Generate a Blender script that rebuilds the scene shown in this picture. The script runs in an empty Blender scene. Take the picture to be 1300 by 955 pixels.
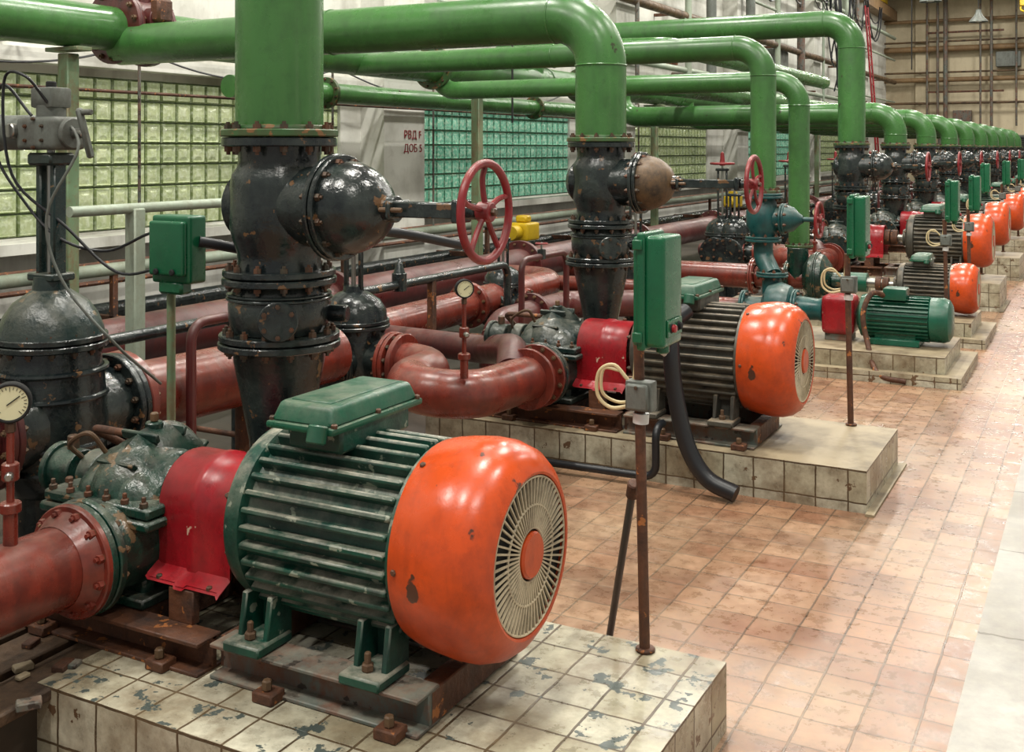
import bpy, bmesh, math, random
from mathutils import Vector, Matrix
random.seed(7)
S = bpy.context.scene
pi = math.pi

# ------------------------------------------------------------------ materials
def lin(c):
    c = c/255.0
    return c/12.92 if c <= 0.04045 else ((c+0.055)/1.055)**2.4
def rgb(r, g, b): return (lin(r), lin(g), lin(b), 1)

def newmat(name):
    m = bpy.data.materials.new(name); m.use_nodes = True
    nt = m.node_tree
    return m, nt, nt.nodes, nt.links, nt.nodes['Principled BSDF']

def noise(N, L, co, scale, detail=5, rough=.6, stretch=None):
    if stretch:
        mp = N.new('ShaderNodeMapping'); mp.inputs['Scale'].default_value = stretch; L.new(co, mp.inputs[0]); co = mp.outputs[0]
    n = N.new('ShaderNodeTexNoise'); n.inputs['Scale'].default_value = scale
    n.inputs['Detail'].default_value = detail; n.inputs['Roughness'].default_value = rough
    L.new(co, n.inputs['Vector']); return n.outputs['Fac']
def ramp(N, L, f, a, b, va=0, vb=1):
    r = N.new('ShaderNodeMapRange'); r.inputs['From Min'].default_value = a; r.inputs['From Max'].default_value = b
    r.inputs['To Min'].default_value = va; r.inputs['To Max'].default_value = vb
    L.new(f, r.inputs['Value']); return r.outputs['Result']
def mix(N, L, f, a, b, mode='MIX'):
    m = N.new('ShaderNodeMix'); m.data_type = 'RGBA'; m.blend_type = mode
    for s, v in ((m.inputs[0], f), (m.inputs[6], a), (m.inputs[7], b)):
        if hasattr(v, 'is_linked'): L.new(v, s)
        else: s.default_value = v
    return m.outputs[2]
def mul(N, L, a, b):
    m = N.new('ShaderNodeMath'); m.operation = 'MULTIPLY'
    for s, v in ((m.inputs[0], a), (m.inputs[1], b)):
        if hasattr(v, 'is_linked'): L.new(v, s)
        else: s.default_value = v
    return m.outputs[0]

def paint(name, col, rough=.32, dirt=rgb(45, 38, 30), amt=.5, chip=None, chipth=.64, dust=0.0,
          dustc=rgb(165, 160, 145), scale=5, bump=.12, metal=0, bscale=30, grime=.45):
    m, nt, N, L, P = newmat(name)
    tc = N.new('ShaderNodeTexCoord').outputs['Object']
    n1 = noise(N, L, tc, scale, 7, .68)
    n2 = noise(N, L, tc, scale*.5, 3)
    v = ramp(N, L, n2, .3, .7, .66, 1.15)
    hs = N.new('ShaderNodeHueSaturation'); hs.inputs['Color'].default_value = col
    L.new(v, hs.inputs['Value'])
    c = mix(N, L, mul(N, L, ramp(N, L, n1, .46, .68), amt), hs.outputs['Color'], dirt)
    if grime:
        ns = noise(N, L, tc, 3.2, 7, .7, (3.5, 3.5, .9))
        nf = noise(N, L, tc, 26, 5, .7)
        c = mix(N, L, mul(N, L, ramp(N, L, ns, .48, .64), grime), c, dirt)
        c = mix(N, L, mul(N, L, ramp(N, L, nf, .52, .68), grime*.9), c, dirt)
    if chip:
        n3 = noise(N, L, tc, scale*3.2, 4, .55)
        c = mix(N, L, ramp(N, L, n3, chipth, chipth+.02), c, chip)
    r = ramp(N, L, n1, .35, .75, rough*.75, min(1, rough*1.9))
    if dust:
        g = N.new('ShaderNodeNewGeometry'); sx = N.new('ShaderNodeSeparateXYZ'); L.new(g.outputs['Normal'], sx.inputs[0])
        up = ramp(N, L, sx.outputs['Z'], .15, .9)
        n4 = noise(N, L, tc, 9, 8, .7)
        c = mix(N, L, mul(N, L, mul(N, L, up, ramp(N, L, n4, .38, .62)), dust), c, dustc)
    L.new(c, P.inputs['Base Color']); L.new(r, P.inputs['Roughness'])
    P.inputs['Metallic'].default_value = metal
    if bump:
        b = N.new('ShaderNodeBump'); b.inputs['Strength'].default_value = bump; b.inputs['Distance'].default_value = .01
        L.new(noise(N, L, tc, bscale, 4), b.inputs['Height']); L.new(b.outputs[0], P.inputs['Normal'])
    return m

def flat(name, col, rough=.5, metal=0, emit=0):
    m, nt, N, L, P = newmat(name)
    P.inputs['Base Color'].default_value = col; P.inputs['Roughness'].default_value = rough
    P.inputs['Metallic'].default_value = metal
    if emit: P.inputs['Emission Color'].default_value = col; P.inputs['Emission Strength'].default_value = emit
    return m

def tilemat(name, axes, size, c1, c2, grout, rough=.3, stain=rgb(90, 75, 60), samt=.4, chip=None, chipth=.62,
            mortar=.02, sx=1.0, off=(0, 0), bump=.5, bias=0.0, nsc=1.6, stain2=None, s2=.6, cs=13):
    m, nt, N, L, P = newmat(name)
    g = N.new('ShaderNodeNewGeometry'); sp = N.new('ShaderNodeSeparateXYZ'); L.new(g.outputs['Position'], sp.inputs[0])
    pos = g.outputs['Position']
    cb = N.new('ShaderNodeCombineXYZ')
    nw = noise(N, L, pos, 9, 3)
    for i, a in enumerate(axes):
        ad = N.new('ShaderNodeMath'); ad.operation = 'MULTIPLY_ADD'
        L.new(sp.outputs[a], ad.inputs[0]); ad.inputs[1].default_value = 1/size/(sx if i == 0 else 1); ad.inputs[2].default_value = off[i]+200
        wv = N.new('ShaderNodeMath'); wv.operation = 'MULTIPLY_ADD'; L.new(nw, wv.inputs[0]); wv.inputs[1].default_value = .07; L.new(ad.outputs[0], wv.inputs[2])
        L.new(wv.outputs[0], cb.inputs[i])
    br = N.new('ShaderNodeTexBrick'); br.offset = 0; br.squash = 1
    br.inputs['Scale'].default_value = 1; br.inputs['Brick Width'].default_value = 1; br.inputs['Row Height'].default_value = 1
    br.inputs['Mortar Size'].default_value = mortar; br.inputs['Mortar Smooth'].default_value = .3; br.inputs['Bias'].default_value = bias
    br.inputs['Color1'].default_value = c1; br.inputs['Color2'].default_value = c2; br.inputs['Mortar'].default_value = grout
    L.new(cb.outputs[0], br.inputs['Vector'])
    n1 = noise(N, L, pos, nsc, 8, .65); n2 = noise(N, L, pos, 14, 6, .7)
    c = mix(N, L, mul(N, L, ramp(N, L, n1, .42, .68), samt), br.outputs['Color'], stain)
    if stain2:
        n5 = noise(N, L, pos, nsc*2.3, 8, .7); c = mix(N, L, mul(N, L, ramp(N, L, n5, .48, .72), s2), c, stain2)
    c = mix(N, L, .65, c, mix(N, L, 1.0, c, mix(N, L, ramp(N, L, n2, .3, .7), (.45, .43, .41, 1), (1.25, 1.25, 1.25, 1)), 'MULTIPLY'))
    if chip:
        n3 = noise(N, L, pos, cs, 5, .6)
        c = mix(N, L, ramp(N, L, n3, chipth, chipth+.015), c, chip)
    L.new(c, P.inputs['Base Color'])
    L.new(ramp(N, L, n2, .3, .75, rough*.8, rough*1.9), P.inputs['Roughness'])
    b = N.new('ShaderNodeBump'); b.inputs['Strength'].default_value = bump; b.inputs['Distance'].default_value = .004
    inv = ramp(N, L, br.outputs['Fac'], 0, 1, 1, 0)
    ad = N.new('ShaderNodeMath'); ad.operation = 'MULTIPLY_ADD'; L.new(n2, ad.inputs[0]); ad.inputs[1].default_value = .5; L.new(inv, ad.inputs[2])
    L.new(ad.outputs[0], b.inputs['Height']); L.new(b.outputs[0], P.inputs['Normal'])
    return m

def plaster(name, col, stain, amt=.5, rough=.75, scale=.9):
    m, nt, N, L, P = newmat(name)
    pos = N.new('ShaderNodeNewGeometry').outputs['Position']
    n1 = noise(N, L, pos, scale, 8, .65); n2 = noise(N, L, pos, 7, 5)
    ns = noise(N, L, pos, 2, 6, .7, (1, 1, .15))
    c = mix(N, L, mul(N, L, ramp(N, L, n1, .45, .7), amt), col, stain)
    c = mix(N, L, ramp(N, L, n2, .55, .8, 0, .4), c, stain)
    c = mix(N, L, ramp(N, L, ns, .52, .75, 0, .5), c, stain)
    L.new(c, P.inputs['Base Color']); P.inputs['Roughness'].default_value = rough
    b = N.new('ShaderNodeBump'); b.inputs['Strength'].default_value = .2; b.inputs['Distance'].default_value = .01
    L.new(n2, b.inputs['Height']); L.new(b.outputs[0], P.inputs['Normal'])
    return m

rustc = rgb(110, 60, 35)
M = dict(
 gpipe=paint('green_pipe_paint', rgb(66, 114, 58), .25, rgb(38, 62, 36), .55, scale=2.2, bump=.05, chip=rgb(52, 54, 38), chipth=.70, grime=.26),
 gflange=paint('green_flange_worn', rgb(54, 92, 50), .4, rgb(70, 52, 34), .8, scale=6, chip=rgb(120, 85, 50), chipth=.58),
 gpost=paint('pale_green_post_paint', rgb(104, 130, 98), .45, rustc, .5),
 ggrey=paint('grey_green_pipe_paint', rgb(150, 163, 146), .45, rgb(110, 100, 82), .4, grime=.25),
 black=paint('black_bitumen_paint', rgb(22, 29, 31), .18, rgb(56, 64, 60), .6, bump=.4, bscale=20, chip=rgb(100, 74, 50), chipth=.645, grime=.25),
 blackd=paint('dark_teal_black_paint', rgb(18, 40, 40), .25, rgb(58, 62, 54), .5, bump=.4, chip=rgb(95, 78, 55), chipth=.65, dust=.3, grime=.3),
 bolt=paint('bolt_steel', rgb(72, 66, 55), .4, rustc, .8, scale=12, metal=.3),
 boltr=paint('bolt_rusty', rgb(105, 80, 55), .5, rgb(60, 40, 28), .8, scale=12),
 red=paint('red_oxide_paint', rgb(124, 50, 38), .24, rgb(62, 29, 26), .75, scale=2.5, bump=.1, chip=rgb(150, 120, 92), chipth=.705, dust=.15, grime=.5),
 redd=paint('dark_red_oxide_paint', rgb(88, 34, 32), .33, rgb(42, 24, 27), .75, scale=2.5, bump=.1, dust=.1),
 orange=paint('orange_paint', rgb(204, 76, 24), .26, rgb(126, 46, 22), .55, scale=3, bump=.06, chip=rgb(76, 46, 34), chipth=.695, grime=.32),
 mgreen=paint('motor_green_paint', rgb(14, 74, 58), .36, rgb(14, 30, 30), .8, chip=rgb(120, 130, 115), chipth=.63, dust=.85, bump=.3),
 mgrey=paint('motor_grey_paint', rgb(80, 80, 72), .45, rgb(36, 33, 31), .8, dust=.55, dustc=rgb(168, 148, 122)),
 mteal=paint('motor_teal_paint', rgb(14, 90, 68), .3, rgb(16, 50, 42), .45, dust=.2, grime=.25),
 pteal=paint('teal_valve_paint', rgb(12, 80, 80), .33, rgb(16, 38, 42), .6, dust=.25),
 pgreen=paint('pump_green_paint', rgb(17, 60, 49), .25, rgb(20, 24, 23), .9, bump=.7, bscale=16, chip=rgb(104, 82, 58), chipth=.61, dust=.3, grime=.7),
 tbox=paint('terminal_box_green', rgb(16, 92, 66), .28, rgb(16, 50, 40), .5, chip=rgb(140, 145, 130), chipth=.66, dust=.4, grime=.35),
 cbox=paint('control_box_green', rgb(18, 94, 60), .25, rgb(16, 56, 38), .4, bump=.03, grime=.2),
 guard=paint('guard_red_paint', rgb(158, 26, 36), .27, rgb(84, 22, 24), .6, chip=rgb(190, 160, 140), chipth=.69, bump=.08, grime=.4),
 wheel=paint('handwheel_red_paint', rgb(138, 34, 40), .32, rgb(72, 26, 26), .6, dust=.12),
 rust=paint('rusty_steel', rgb(96, 58, 36), .7, rgb(36, 26, 21), .9, chip=rgb(150, 92, 46), chipth=.62, bump=.5, scale=7),
 wood=paint('oily_timber', rgb(88, 66, 46), .7, rgb(30, 24, 20), .8, scale=4, bump=.5),
 frame=paint('grey_frame_paint', rgb(92, 100, 94), .5, rustc, .75, chip=rgb(52, 44, 38), chipth=.6, dust=.5, grime=.6, dustc=rgb(150, 146, 130)),
 ribs=paint('grille_cream', rgb(198, 184, 156), .5, rgb(96, 84, 68), .6),
 dark=flat('dark_interior', rgb(14, 15, 16), .8),
 rubber=flat('black_rubber', rgb(24, 26, 30), .4),
 wire=flat('cream_cable', rgb(190, 174, 134), .5),
 wcable=flat('white_insulation', rgb(205, 205, 203), .5),
 gbox=paint('grey_box_paint', rgb(104, 110, 104), .45, rgb(64, 60, 54), .65),
 steel=flat('bare_steel', rgb(150, 150, 145), .3, .9),
 dial=flat('gauge_dial', rgb(216, 214, 176), .5),
 yellow=paint('yellow_paint', rgb(210, 176, 26), .35, rgb(130, 100, 30), .4, grime=.2),
 tan=paint('tan_primer', rgb(98, 74, 46), .5, rgb(36, 33, 30), .9, scale=6),
 plaster=plaster('white_plaster', rgb(210, 210, 202), rgb(140, 136, 124), .65),
 plinthtop=plaster('plinth_concrete_top', rgb(150, 136, 110), rgb(72, 58, 44), .95, .55, 3),
 wallbeige=plaster('beige_wall', rgb(196, 184, 156), rgb(140, 124, 98), .7, .8, .3),
 ceil=plaster('ceiling_concrete', rgb(180, 172, 154), rgb(130, 120, 102), .4),
 dirtfloor=plaster('oily_concrete', rgb(62, 54, 46), rgb(22, 20, 19), .95, .45, 1.2),
 beam=paint('brown_beam_paint', rgb(132, 106, 72), .6, rgb(84, 60, 42), .6, scale=1),
 gmort=flat('glass_block_mortar', rgb(140, 152, 122), .7),
)
M['tfloor'] = tilemat('floor_tiles', 'XY', .158, rgb(160, 122, 94), rgb(122, 82, 60), rgb(86, 66, 50), .24, rgb(168, 148, 122), .65, mortar=.026, nsc=.8,
                      stain2=rgb(88, 58, 42), s2=.8)
M['strip'] = tilemat('concrete_slabs', 'XY', .9, rgb(166, 163, 156), rgb(152, 148, 140), rgb(84, 80, 72), .36, rgb(124, 117, 107), .6, mortar=.008, off=(.433, .3), stain2=rgb(178, 175, 168))
wt = dict(c1=rgb(196, 193, 174), c2=rgb(168, 162, 138), grout=rgb(80, 68, 52), stain=rgb(108, 90, 66), samt=.8, rough=.25)
M['pt_xz'] = tilemat('plinth_tile_front', 'XZ', .15, mortar=.03, off=(0, -.333), nsc=4, chip=rgb(96, 74, 54), chipth=.64, stain2=rgb(100, 84, 62), **wt)
M['pt_yz'] = tilemat('plinth_tile_side', 'YZ', .15, mortar=.03, off=(0, -.333), nsc=4, chip=rgb(96, 74, 54), chipth=.64, stain2=rgb(100, 84, 62), **wt)
M['pt_xy'] = tilemat('plinth_tile_top', 'XY', .15, mortar=.03, nsc=4, chip=rgb(72, 80, 76), chipth=.6, stain2=rgb(112, 96, 70), cs=12, **wt)

def glassmat(name, c1, c2, emit):
    m, nt, N, L, P = newmat(name)
    pos = N.new('ShaderNodeNewGeometry').outputs['Position']
    n = noise(N, L, pos, 3.5, 3); n2 = noise(N, L, pos, 22, 3)
    c = mix(N, L, ramp(N, L, n, .35, .65), c1, c2)
    c = mix(N, L, ramp(N, L, n2, .45, .7, 0, .5), c, rgb(220, 226, 206))
    L.new(c, P.inputs['Base Color']); P.inputs['Roughness'].default_value = .12
    L.new(c, P.inputs['Emission Color']); P.inputs['Emission Strength'].default_value = emit  # blocks and rims glow by themselves, standing in for daylight through the glass
    b = N.new('ShaderNodeBump'); b.inputs['Strength'].default_value = .5; b.inputs['Distance'].default_value = .02
    L.new(n2, b.inputs['Height']); L.new(b.outputs[0], P.inputs['Normal'])
    return m
M['gl1'] = glassmat('glass_block_yellowgreen', rgb(184, 192, 150), rgb(162, 174, 130), .25)
M['gl2'] = glassmat('glass_block_teal', rgb(120, 180, 154), rgb(90, 154, 128), .25)
M['gl3'] = glassmat('glass_block_olive', rgb(150, 160, 112), rgb(124, 138, 94), .2)
M['gr1'] = glassmat('glass_rim_yellowgreen', rgb(136, 150, 98), rgb(112, 128, 80), .09)
M['gr2'] = glassmat('glass_rim_teal', rgb(60, 130, 102), rgb(46, 110, 86), .08)
M['gr3'] = glassmat('glass_rim_olive', rgb(108, 120, 72), rgb(86, 100, 56), .06)

# ------------------------------------------------------------------ builder
def fillet(pts, r, n=9):
    pts = [Vector(p) for p in pts]; out = [pts[0]]
    for i in range(1, len(pts)-1):
        p = pts[i]; a = (pts[i-1]-p); b = (pts[i+1]-p)
        rr = r[i-1] if isinstance(r, (list, tuple)) else r
        la, lb = a.length, b.length; a.normalize(); b.normalize()
        th = a.angle(b)
        if th > pi-.02: out.append(p); continue
        t = min(rr/math.tan(th/2), la*.49 if i > 1 else la*.98, lb*.49 if i < len(pts)-2 else lb*.98)
        rr = t*math.tan(th/2)
        c = p+(a+b).normalized()*(rr/math.sin(th/2))
        v0 = p+a*t-c; v1 = p+b*t-c; w = v0.angle(v1)
        for k in range(n+1):
            s = k/n
            out.append(c+(v0*math.sin((1-s)*w)+v1*math.sin(s*w))/math.sin(w))
    out.append(pts[-1]); return out
def smooth(pts, n=7):
    pts = [Vector(p) for p in pts]; P = [pts[0]*2-pts[1]]+pts+[pts[-1]*2-pts[-2]]; o = []
    for i in range(1, len(P)-2):
        for k in range(n):
            t = k/n; a, b, c, d = P[i-1], P[i], P[i+1], P[i+2]
            o.append(.5*((2*b)+(-a+c)*t+(2*a-5*b+4*c-d)*t*t+(-a+3*b-3*c+d)*t**3))
    o.append(pts[-1]); return o

class B:
    def __init__(s): s.v = []; s.f = []; s.m = []; s.mats = []
    def add(s, vs, fs, mat):
        mat = M[mat] if isinstance(mat, str) else mat
        if mat not in s.mats: s.mats.append(mat)
        k = s.mats.index(mat); o = len(s.v)
        s.v += [tuple(v) for v in vs]
        for f in fs: s.f.append([i+o for i in f]); s.m.append(k)
    def lathe(s, prof, o, ax, mat, seg=32, sc=(1, 1), rot=0):
        q = Vector(ax).normalized().to_track_quat('Z', 'Y').to_matrix(); o = Vector(o)
        vs = []; rings = []
        for t, r in prof:
            if r < 1e-5: rings.append([len(vs)]); vs.append(o+q@Vector((0, 0, t)))
            else:
                rings.append(list(range(len(vs), len(vs)+seg)))
                for i in range(seg):
                    a = 2*pi*i/seg+rot; vs.append(o+q@Vector((r*sc[0]*math.cos(a), r*sc[1]*math.sin(a), t)))
        fs = []
        for A, C in zip(rings, rings[1:]):
            if len(A) == 1 and len(C) == 1: continue
            for i in range(seg):
                j = (i+1) % seg
                if len(A) == 1: fs.append([A[0], C[i], C[j]])
                elif len(C) == 1: fs.append([A[i], A[j], C[0]])
                else: fs.append([A[i], A[j], C[j], C[i]])
        s.add(vs, fs, mat)
    def cyl(s, o, ax, r, l, mat, seg=28, bev=.004, r2=None):
        r2 = r if r2 is None else r2; bev = min(bev, r*.3, abs(l)*.3)
        s.lathe([(0, 0), (0, r-bev), (bev, r), (l-bev, r2), (l, r2-bev), (l, 0)], o, ax, mat, seg)
    def bolts(s, o, ax, R, n, size=.014, h=.016, mat='bolt', ph=.5):
        q = Vector(ax).normalized().to_track_quat('Z', 'Y').to_matrix(); o = Vector(o)
        for i in range(n):
            a = 2*pi*(i+ph)/n
            p = o+q@Vector((R*math.cos(a), R*math.sin(a), 0))
            s.lathe([(0, size), (h, size*.96), (h, size*.5), (h*1.6, size*.5), (h*1.6, 0)], p, ax, mat, 6)
    def flange(s, o, ax, r, th, mat, n=12, bm='bolt', pair=True, bs=.014, seg=36):
        a = Vector(ax).normalized(); o = Vector(o)
        if pair:
            s.cyl(o-a*th, a, r, th*.92, mat, seg, .004); s.cyl(o+a*th*.08, a, r*.985, th*.92, mat, seg, .004)
            s.cyl(o-a*th*.15, a, r*.84, th*.3, 'dark', seg, 0.001)
            if n: s.bolts(o+a*th, a, r*.86, n, bs, bs*1.1, bm); s.bolts(o-a*th, -a, r*.86, n, bs, bs*1.1, bm)
        else:
            s.cyl(o-a*th/2, a, r, th, mat, seg, .004)
            if n: s.bolts(o+a*th/2, a, r*.86, n, bs, bs*1.1, bm)
    def box(s, c, sz, mat, bev=.004, rot=None, taper=None, seg=1):
        bm = bmesh.new(); bmesh.ops.create_cube(bm, size=1)
        for v in bm.verts:
            v.co = Vector((v.co.x*sz[0], v.co.y*sz[1], v.co.z*sz[2]))
            if taper and v.co.z > 0: v.co.x *= taper[0]; v.co.y *= taper[1]
        if bev: bmesh.ops.bevel(bm, geom=list(bm.edges), offset=min(bev, min(sz)*.45), segments=seg, affect='EDGES', profile=.6)
        R = rot if rot is not None else Matrix.Identity(3)
        bm.verts.ensure_lookup_table()
        s.add([R@v.co+Vector(c) for v in bm.verts], [[v.index for v in f.verts] for f in bm.faces], mat); bm.free()
    def tube(s, pts, r, mat, seg=20, closed=False, cap=True):
        pts = [Vector(p) for p in pts]; n = len(pts); vs = []; fs = []
        T = []
        for i in range(n):
            if closed: t = pts[(i+1) % n]-pts[i-1]
            else: t = pts[min(i+1, n-1)]-pts[max(i-1, 0)]
            T.append(t.normalized())
        u = T[0].orthogonal().normalized()
        for i in range(n):
            if i:
                u = u-T[i]*u.dot(T[i]); u.normalize()
            w = T[i].cross(u); rr = r[i] if isinstance(r, list) else r
            for k in range(seg):
                a = 2*pi*k/seg; vs.append(pts[i]+(u*math.cos(a)+w*math.sin(a))*rr)
        for i in range(n if closed else n-1):
            j = (i+1) % n
            for k in range(seg):
                l = (k+1) % seg; fs.append([i*seg+k, i*seg+l, j*seg+l, j*seg+k])
        if not closed and cap: fs.append(list(range(seg))[::-1]); fs.append([(n-1)*seg+k for k in range(seg)])
        s.add(vs, fs, mat)
    def torus(s, o, ax, R, r, mat, seg=40, ts=10, wob=0):
        q = Vector(ax).normalized().to_track_quat('Z', 'Y').to_matrix(); o = Vector(o)
        s.tube([o+q@Vector((R*math.cos(2*pi*i/seg), R*math.sin(2*pi*i/seg), 0)) for i in range(seg)], r, mat, ts, True)
    def obj(s, name, loc=None, ang=38):
        me = bpy.data.meshes.new(name)
        xs, ys, zs = zip(*s.v)
        o = Vector(((min(xs)+max(xs))/2, (min(ys)+max(ys))/2, min(zs)))
        me.from_pydata([tuple(Vector(v)-o) for v in s.v], [], s.f)
        for m in s.mats: me.materials.append(m)
        me.polygons.foreach_set('material_index', s.m)
        bm = bmesh.new(); bm.from_mesh(me)
        bmesh.ops.recalc_face_normals(bm, faces=bm.faces)
        ca = math.radians(ang)
        for f in bm.faces: f.smooth = True
        for e in bm.edges:
            if len(e.link_faces) == 2 and e.calc_face_angle(0) > ca: e.smooth = False
        bm.to_mesh(me); bm.free()
        ob = bpy.data.objects.new(name, me); S.collection.objects.link(ob); ob.location = o
        return ob

def copy(ob, dy=0, dx=0, dz=0, scale=None):
    n = bpy.data.objects.new(ob.name.split('.')[0], ob.data); S.collection.objects.link(n)
    n.location = ob.location+Vector((dx, dy, dz))
    if scale: n.scale = (scale,)*3
    return n

# ------------------------------------------------------------------ room
def quadbox(b, x0, x1, y0, y1, z0, z1, mat): b.box(((x0+x1)/2, (y0+y1)/2, (z0+z1)/2), (x1-x0, y1-y0, z1-z0), mat, 0)
YN, YF = -4, 48
b = B()
b.add([(-3.5, YN, 0), (-.39, YN, 0), (-.39, YF, 0), (-3.5, YF, 0)], [[0, 1, 2, 3]], 'tfloor')
b.add([(-.39, YN, 0), (5, YN, 0), (5, YF, 0), (-.39, YF, 0)], [[0, 1, 2, 3]], 'strip')
b.add([(-8.3, YN, 0), (-3.5, YN, 0), (-3.5, YF, 0), (-8.3, YF, 0)], [[0, 1, 2, 3]], 'dirtfloor')
b.obj('floor')
b = B(); quadbox(b, -8.3, 5.3, YN, YF, 8.6, 8.9, 'ceil')
for y in range(0, 48, 6): quadbox(b, -8, 5, y-.2, y+.2, 8.2, 8.6, 'ceil')
b.obj('ceiling')

panels = [(2.2, 10.6, 'gl1', 'gr1'), (12.2, 17.0, 'gl2', 'gr2'), (19.8, 24.4, 'gl3', 'gr3'), (27.4, 32.2, 'gl2', 'gr2'), (35.2, 40, 'gl3', 'gr3')]
b = B()
quadbox(b, -8.3, -8, YN, YF, 0, .95, 'plaster'); quadbox(b, -8.3, -8, YN, YF, 2.35, 8.6, 'plaster')
e = [YN]+[v for p in panels for v in p[:2]]+[YF]
for i in range(0, len(e), 2): quadbox(b, -8.3, -8, e[i], e[i+1], .95, 2.35, 'plaster')
for y0 in (11.0, 18.2, 25.6, 33.4, 41.2): quadbox(b, -8, -7.65, y0, y0+.9, 0, 8.6, 'plaster')
b.obj('wall_left')
for i, (a, c, m, mr) in enumerate(panels):
    b = B(); n = round((c-a)/.2)
    quadbox(b, -8.2, -8.09, a, c, .95, 2.35, 'gmort')
    for k in range(n):
        for j in range(7):
            y, z = a+.2*k+.1, .95+.2*j+.1
            R = [(.093, -8.1), (.092, -8.045), (.08, -8.03), (.07, -8.05), (.03, -8.035)]
            vs = []
            for h, x in R: vs += [(x, y-h, z-h), (x, y+h, z-h), (x, y+h, z+h), (x, y-h, z+h)]
            fs = []
            for q in range(4):
                for w in range(4):
                    x = (w+1) % 4; fs.append([q*4+w, q*4+x, q*4+4+x, q*4+4+w])
            b.add(vs, fs[:8], mr); b.add(vs, fs[8:]+[[16, 17, 18, 19]], m)
    b.obj('window_%d' % (i+1), ang=20)
b = B()
quadbox(b, -8, -7.8, YN, YF, 2.42, 2.54, 'plaster'); b.obj('trim_1')
b = B(); quadbox(b, -8, -7.72, YN, YF, .84, .93, 'plaster'); b.obj('trim_2')
b = B(); quadbox(b, -8, -7.55, YN, YF, 7.0, 7.4, 'beam'); quadbox(b, -7.85, -7.65, YN, YF, 7.4, 7.5, 'rust'); b.obj('crane_rail_beam')

b = B(); quadbox(b, -8.3, 5.3, YF, YF+.3, 0, 8.9, 'wallbeige')
for x in (-6.8, -1, 4): quadbox(b, x, x+.5, YF-.25, YF, 0, 8.6, 'wallbeige')
b.obj('wall_back')
for k, (z, r) in enumerate(((3.55, .05), (4.5, .1), (4.8, .04), (5.75, .12), (6.05, .04), (6.9, .07))):
    b = B(); b.tube([(-8, YF-.4, z), (5, YF-.4, z)], r, 'beam' if k % 2 else 'tan', 12)
    for x in (-6.6, -3, .5, 4): b.box((x, YF-.2, z), (.08, .4, .08), 'beam')
    b.obj('wall_pipe')
b = B()
for x, r in ((-6.3, .04), (-5.9, .05), (-5.6, .09), (-4.3, .04), (-3.9, .06), (-3.0, .04)): b.tube([(x, YF-.62, 2.6), (x, YF-.62, 8.3)], r, 'frame', 12)
for z in (4.0, 6.4): b.box((-4.9, YF-.5, z), (2.9, .08, .08), 'rust')
b.box((-3.3, YF-.3, 5.25), (.9, .5, .6), 'gbox', .02); b.box((-5.0, YF-.25, 3.0), (.7, .35, .5), 'frame', .02)
b.obj('wall_pipe_rack')
b = B(); b.box((-3.2, YF-.07, 1.85), (1.2, .12, .8), 'gbox', .01); b.box((-3.2, YF-.14, 1.85), (1.05, .04, .65), 'dark', .005)
for k in range(9): b.box((-3.2, YF-.17, 1.56+k*.072), (1.05, .05, .014), 'gbox', 0)
b.obj('ventilation_grille')
b = B(); b.box((-5.2, YF-.06, 1.1), (1.5, .08, 2.2), 'gbox', .01); b.box((-5.57, YF-.11, 1.1), (.7, .03, 2.05), 'frame', .01); b.box((-4.83, YF-.11, 1.1), (.7, .03, 2.05), 'frame', .01)
b.obj('door_1')
b = B(); quadbox(b, 5, 5.3, YN, YF, 0, 1.0, 'plaster'); quadbox(b, 5, 5.3, YN, YF, 6.4, 8.9, 'plaster')
for y in range(-4, 48, 6): quadbox(b, 5, 5.3, y, y+.9, 1, 6.4, 'plaster')
b.obj('wall_right')

# ------------------------------------------------------------------ plinth
def plinth(y0, y1, x0, x1, h, toptile=False, step=False):
    b = B()
    def slab(x0, x1, y0, y1, z0, z1, top):
        v = [(x0, y0, z0), (x1, y0, z0), (x1, y1, z0), (x0, y1, z0), (x0, y0, z1), (x1, y0, z1), (x1, y1, z1), (x0, y1, z1)]
        b.add(v, [[0, 1, 5, 4], [2, 3, 7, 6]], 'pt_xz'); b.add(v, [[1, 2, 6, 5], [3, 0, 4, 7]], 'pt_yz'); b.add(v, [[4, 5, 6, 7]], top)
    if step:
        slab(x0, x1+.12, y0-.1, y1+.1, 0, h*.4, 'plinthtop'); slab(x0, x1, y0, y1, h*.4, h, 'plinthtop')
    elif toptile:
        xm = -2.64
        slab(xm, x1, y0, y1, 0, h, 'pt_xy')
        quadbox(b, x0, xm, y0-.25, y1, 0, h-.04, 'dirtfloor')
        for k in range(4): b.box((x0+.15+k*.19, (y0+y1)/2-.12, h-.02), (.16, y1-y0+.2, .036), 'wood', .006, rot=Matrix.Rotation(.03*(k-1.5), 3, 'Z'))
        random.seed(11)
        for k in range(26):
            px = random.uniform(x0+.1, xm+.1); py = random.uniform(y0-.1, y1-.1); s = random.uniform(.015, .045)
            b.box((px, py, h+.006), (s*1.6, s, s*.5), random.choice(('plinthtop', 'rust', 'frame')), .003, rot=Matrix.Rotation(random.random()*3, 3, 'Z'))
    else:
        slab(x0, x1, y0, y1, 0, h, 'plinthtop')
        quadbox(b, x1, x1+.04, y0-.04, y1+.04, 0, .012, 'plinthtop')
    return b.obj('tiled_plinth')

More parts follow.
